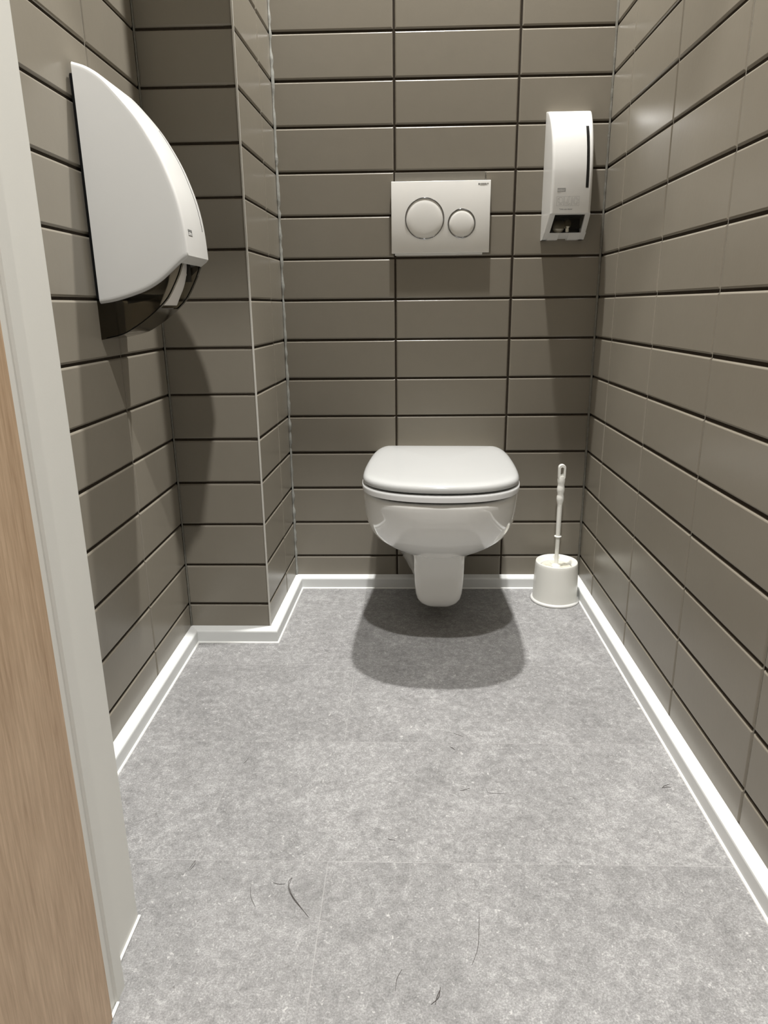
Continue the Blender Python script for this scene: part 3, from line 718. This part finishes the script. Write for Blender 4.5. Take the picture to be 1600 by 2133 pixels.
tilt = math.atan2(xb_-xa_, 0.010)
mtx = Matrix.Translation((xb_+0.0004, ya_+0.0006, 0.1027)) @ Matrix.Rotation(-tilt, 4, 'Y') @ Matrix(((0, 0, 1, 0), (1, 0, 0, 0), (0, 1, 0, 0), (0, 0, 0, 1)))
text_obj('brand_lettering', 'satino', 0.0090, M['plastic'], lb, mtx, bold=0.00004, sx=0.9)
# the paper roll inside, its loose end cut straight
RL = tag(empty('toilet_paper_roll', (XL+0.0085, -0.6125, ZO)), 'white toilet paper roll inside the dispenser, its loose end showing', 'toilet paper')
bm = bmesh.new()
rc = (0.063, 0.064); R1, R0 = 0.0560, 0.020
n = 56
o1 = [[(rc[0]+r_*math.cos(2*PI*i/n), y, rc[1]+r_*math.sin(2*PI*i/n)) for i in range(n)] for y, r_ in ((0.046, R0), (0.046, R1), (-0.046, R1), (-0.046, R0), (0.046, R0))]
loft(bm, o1, cap0=False, cap1=False)
from_bm('roll', bm, M['paper'], RL, angle=40)
bm = bmesh.new()
tail = catmull([(0.1150, 0.088, 0), (0.1230, 0.066, 0), (0.1215, 0.044, 0), (0.1150, 0.022, 0), (0.1060, 0.004, 0), (0.0985, -0.0115, 0)], 5)
o1 = [(p.x, p.y) for p in tail]; o2 = [(p.x-0.0012, p.y-0.0002) for p in tail]
loft(bm, [[(x, -0.0475, z) for x, z in o1+list(reversed(o2))], [(x, 0.0450, z) for x, z in o1+list(reversed(o2))]])
bmesh.ops.recalc_face_normals(bm, faces=bm.faces)
from_bm('loose_sheet', bm, M['paper'], RL, angle=50)
bm = bmesh.new()
loft(bm, [[(rc[0]+r_*math.cos(2*PI*i/24), y, rc[1]+r_*math.sin(2*PI*i/24)) for i in range(24)] for y, r_ in ((-0.047, R0-0.0006), (0.047, R0-0.0006))], cap0=False, cap1=False)
from_bm('core', bm, M['cream'], RL, smooth=True)

# ------------------------------------------------------------------ toilet brush and its holder
BX, BY = 0.7415, -0.0965
H = tag(empty('brush_holder', (BX, BY, 0.0)), 'round off-white brush holder on the floor in the right corner', 'toilet brush holder')
bm = bmesh.new()
loft(bm, [circ(0, 0, z, r_, 64) for z, r_ in ((0.0, 0.0625), (0.0, 0.0655), (0.0012, 0.0667), (0.0040, 0.0665), (0.0062, 0.0655), (0.0072, 0.0630), (0.0080, 0.0612))], cap0=True, cap1=False)
bmesh.ops.recalc_face_normals(bm, faces=bm.faces)
from_bm('foot_rim', bm, M['plastic'], H, angle=50)
bm = bmesh.new()
loft(bm, [circ(0, 0, z, r_, 64) for z, r_ in ((0.0070, 0.0612), (0.030, 0.0606), (0.060, 0.0596), (0.085, 0.0585), (0.1040, 0.0575), (0.1120, 0.0568), (0.1140, 0.0561), (0.1146, 0.0550), (0.1138, 0.0538), (0.1105, 0.0512), (0.1060, 0.0478), (0.1020, 0.0448), (0.1005, 0.0430), (0.0900, 0.0425), (0.0400, 0.0420), (0.0100, 0.0415))], cap0=False, cap1=True)
bmesh.ops.recalc_face_normals(bm, faces=bm.faces)
from_bm('pot', bm, M['brushp'], H, angle=50)
B = tag(empty('toilet_brush', (BX-0.001, BY, 0.0)), 'upright white toilet brush with ribbed grip standing in its holder', 'toilet brush')
bm = bmesh.new()
loft(bm, [circ(0, 0, z, r_, 56) for z, r_ in ((0.0960, 0.0385), (0.0975, 0.0405), (0.0995, 0.0400), (0.1000, 0.0350), (0.0990, 0.0320))], cap0=True, cap1=True)
for k in range(8):          # raised petals on the splash disc
    a = 2*PI*k/8+0.3
    ring = []
    for z, s in ((0.0985, 1.0), (0.1004, 0.92), (0.1008, 0.6)):
        c = Vector((0.0215*math.cos(a), 0.0215*math.sin(a), z))
        ring.append([(c.x+s*(0.0115*math.cos(t)*math.cos(a)-0.0055*math.sin(t)*math.sin(a)), c.y+s*(0.0115*math.cos(t)*math.sin(a)+0.0055*math.sin(t)*math.cos(a)), z) for t in [2*PI*q/20 for q in range(20)]])
    loft(bm, ring)
bmesh.ops.recalc_face_normals(bm, faces=bm.faces)
from_bm('splash_disc', bm, M['cream'], B, angle=45)
bm = bmesh.new()
hub = [(0.0985, 0.0125), (0.1020, 0.0120), (0.1040, 0.0095), (0.1060, 0.0060)]
shaft = [(0.1100, 0.0055), (0.150, 0.0056), (0.184, 0.0058), (0.1845, 0.0094), (0.1858, 0.0100), (0.1872, 0.0094), (0.1878, 0.0060), (0.200, 0.0062), (0.255, 0.0066), (0.276, 0.0067)]
loft(bm, [circ(0, 0, z, r_, 28) for z, r_ in hub+shaft])
from_bm('handle_shaft', bm, M['brushp'], B, angle=60)
bm = bmesh.new()
grip = [(0.275, 0.0067), (0.281, 0.0078), (0.287, 0.0094), (0.294, 0.0098), (0.300, 0.0092), (0.304, 0.0082), (0.308, 0.0086), (0.314, 0.0100), (0.320, 0.0102), (0.326, 0.0094), (0.331, 0.0086), (0.336, 0.0094), (0.342, 0.0102), (0.349, 0.0098), (0.355, 0.0090)]
loft(bm, [circ(0, 0, z, r_, 28, sy=0.85) for z, r_ in grip])
# flat hanging loop
def stadium(rx, z0, z1, y, n=12):
    return [(rx*math.cos(t), y, z1+rx*math.sin(t)) for t in [PI*i/n for i in range(n+1)]]+[(rx*math.cos(t), y, z0+rx*math.sin(t)) for t in [PI+PI*i/n for i in range(n+1)]]
o1 = stadium(0.0098, 0.353, 0.3775, -0.0052); o2 = stadium(0.0098, 0.353, 0.3775, 0.0052); o1b = stadium(0.0090, 0.353, 0.3775, -0.0062); o2b = stadium(0.0090, 0.353, 0.3775, 0.0062)
i1 = stadium(0.0042, 0.3620, 0.3755, -0.0062); i2 = stadium(0.0042, 0.3620, 0.3755, 0.0062)
rr_ = [[bm.verts.new(p) for p in q] for q in (i1, o1b, o1, o2, o2b, i2)]
for a, b_ in zip(rr_, rr_[1:]+rr_[:1]):
    for i in range(len(a)): j = (i+1) % len(a); bm.faces.new((a[i], a[j], b_[j], b_[i]))
bmesh.ops.recalc_face_normals(bm, faces=bm.faces)
from_bm('grip', bm, M['brushp'], B, angle=50)
bm = bmesh.new()
loft(bm, [circ(0, 0, z, r_, 32) for z, r_ in ((0.012, 0.020), (0.018, 0.030), (0.070, 0.034), (0.092, 0.026), (0.0955, 0.012))])
from_bm('bristles', bm, M['paper'], B, angle=60)

# ------------------------------------------------------------------ stray hairs on the floor
hairs = [
 ('long dark hair curled into a narrow loop, nearest the left floor seam', [[(0.159, -1.104), (0.155, -1.112), (0.158, -1.127), (0.168, -1.144), (0.182, -1.160), (0.192, -1.172)], [(0.159, -1.104), (0.157, -1.119), (0.164, -1.136), (0.176, -1.152), (0.190, -1.170)]], 0.00045),
 ('short hair lying crosswise just left of the narrow loop', [[(0.133, -1.114), (0.141, -1.1165), (0.151, -1.116)]], 0.0004),
 ('faint thin hair slanting, leftmost in the front floor row', [[(0.102, -1.122), (0.106, -1.139), (0.116, -1.157)]], 0.00035),
 ('short folded hair on the seam corner near the door frame', [[(0.0085, -1.074), (0.0095, -1.083), (0.006, -1.092)], [(0.0085, -1.074), (0.006, -1.083), (0.004, -1.090)]], 0.0004),
 ('tiny slanting hair in the middle of the left floor', [[(0.034, -0.824), (0.0335, -0.833), (0.029, -0.842)]], 0.0004),
 ('longest single hair, gently bowed, right of the middle at the front', [[(0.424, -1.159), (0.4225, -1.172), (0.421, -1.186), (0.4165, -1.215), (0.407, -1.239)]], 0.0004),
 ('small bowed hair at the bottom, left of the dark tuft', [[(0.319, -1.247), (0.313, -1.260), (0.311, -1.276)]], 0.0004),
 ('small dark tuft of two crossing hairs at the bottom centre', [[(0.366, -1.270), (0.363, -1.283), (0.354, -1.292)], [(0.365, -1.274), (0.361, -1.283), (0.359, -1.292)]], 0.00055),
 ('short hooked hair lying level in the floor centre', [[(0.296, -1.0235), (0.298, -1.0262), (0.307, -1.0275)]], 0.0004),
 ('bent V-shaped hair beside the right skirting', [[(0.778, -0.888), (0.766, -0.894), (0.761, -0.899)], [(0.761, -0.899), (0.770, -0.896), (0.777, -0.8965)]], 0.0005),
 ('short hair left of the kinked hair in mid floor', [[(0.416, -0.911), (0.424, -0.909), (0.434, -0.904)]], 0.0004),
 ('kinked hair in mid floor pointing to the right wall', [[(0.461, -0.904), (0.464, -0.915), (0.478, -0.917), (0.492, -0.918)]], 0.00035),
 ('tiny wedge of dark hair just in front of the second floor seam', [[(0.407, -0.788), (0.411, -0.791), (0.415, -0.797)]], 0.0006),
 ('short straight hair just behind the second floor seam', [[(0.417, -0.745), (0.425, -0.749), (0.434, -0.755)]], 0.0004)]
for lab, strands, rad in hairs:
    bm = bmesh.new()
    for s in strands:
        pts = catmull([(x, y, rad*0.9) for x, y in s], 5)
        tube(bm, pts, [rad*(0.5+0.5*math.sin(PI*min(0.95, max(0.05, i/(len(pts)-1))))) for i in range(len(pts))], 5)
    tag(from_bm('hair', bm, M['hair'], smooth=True), lab, 'hair', 'stray hairs on the floor')
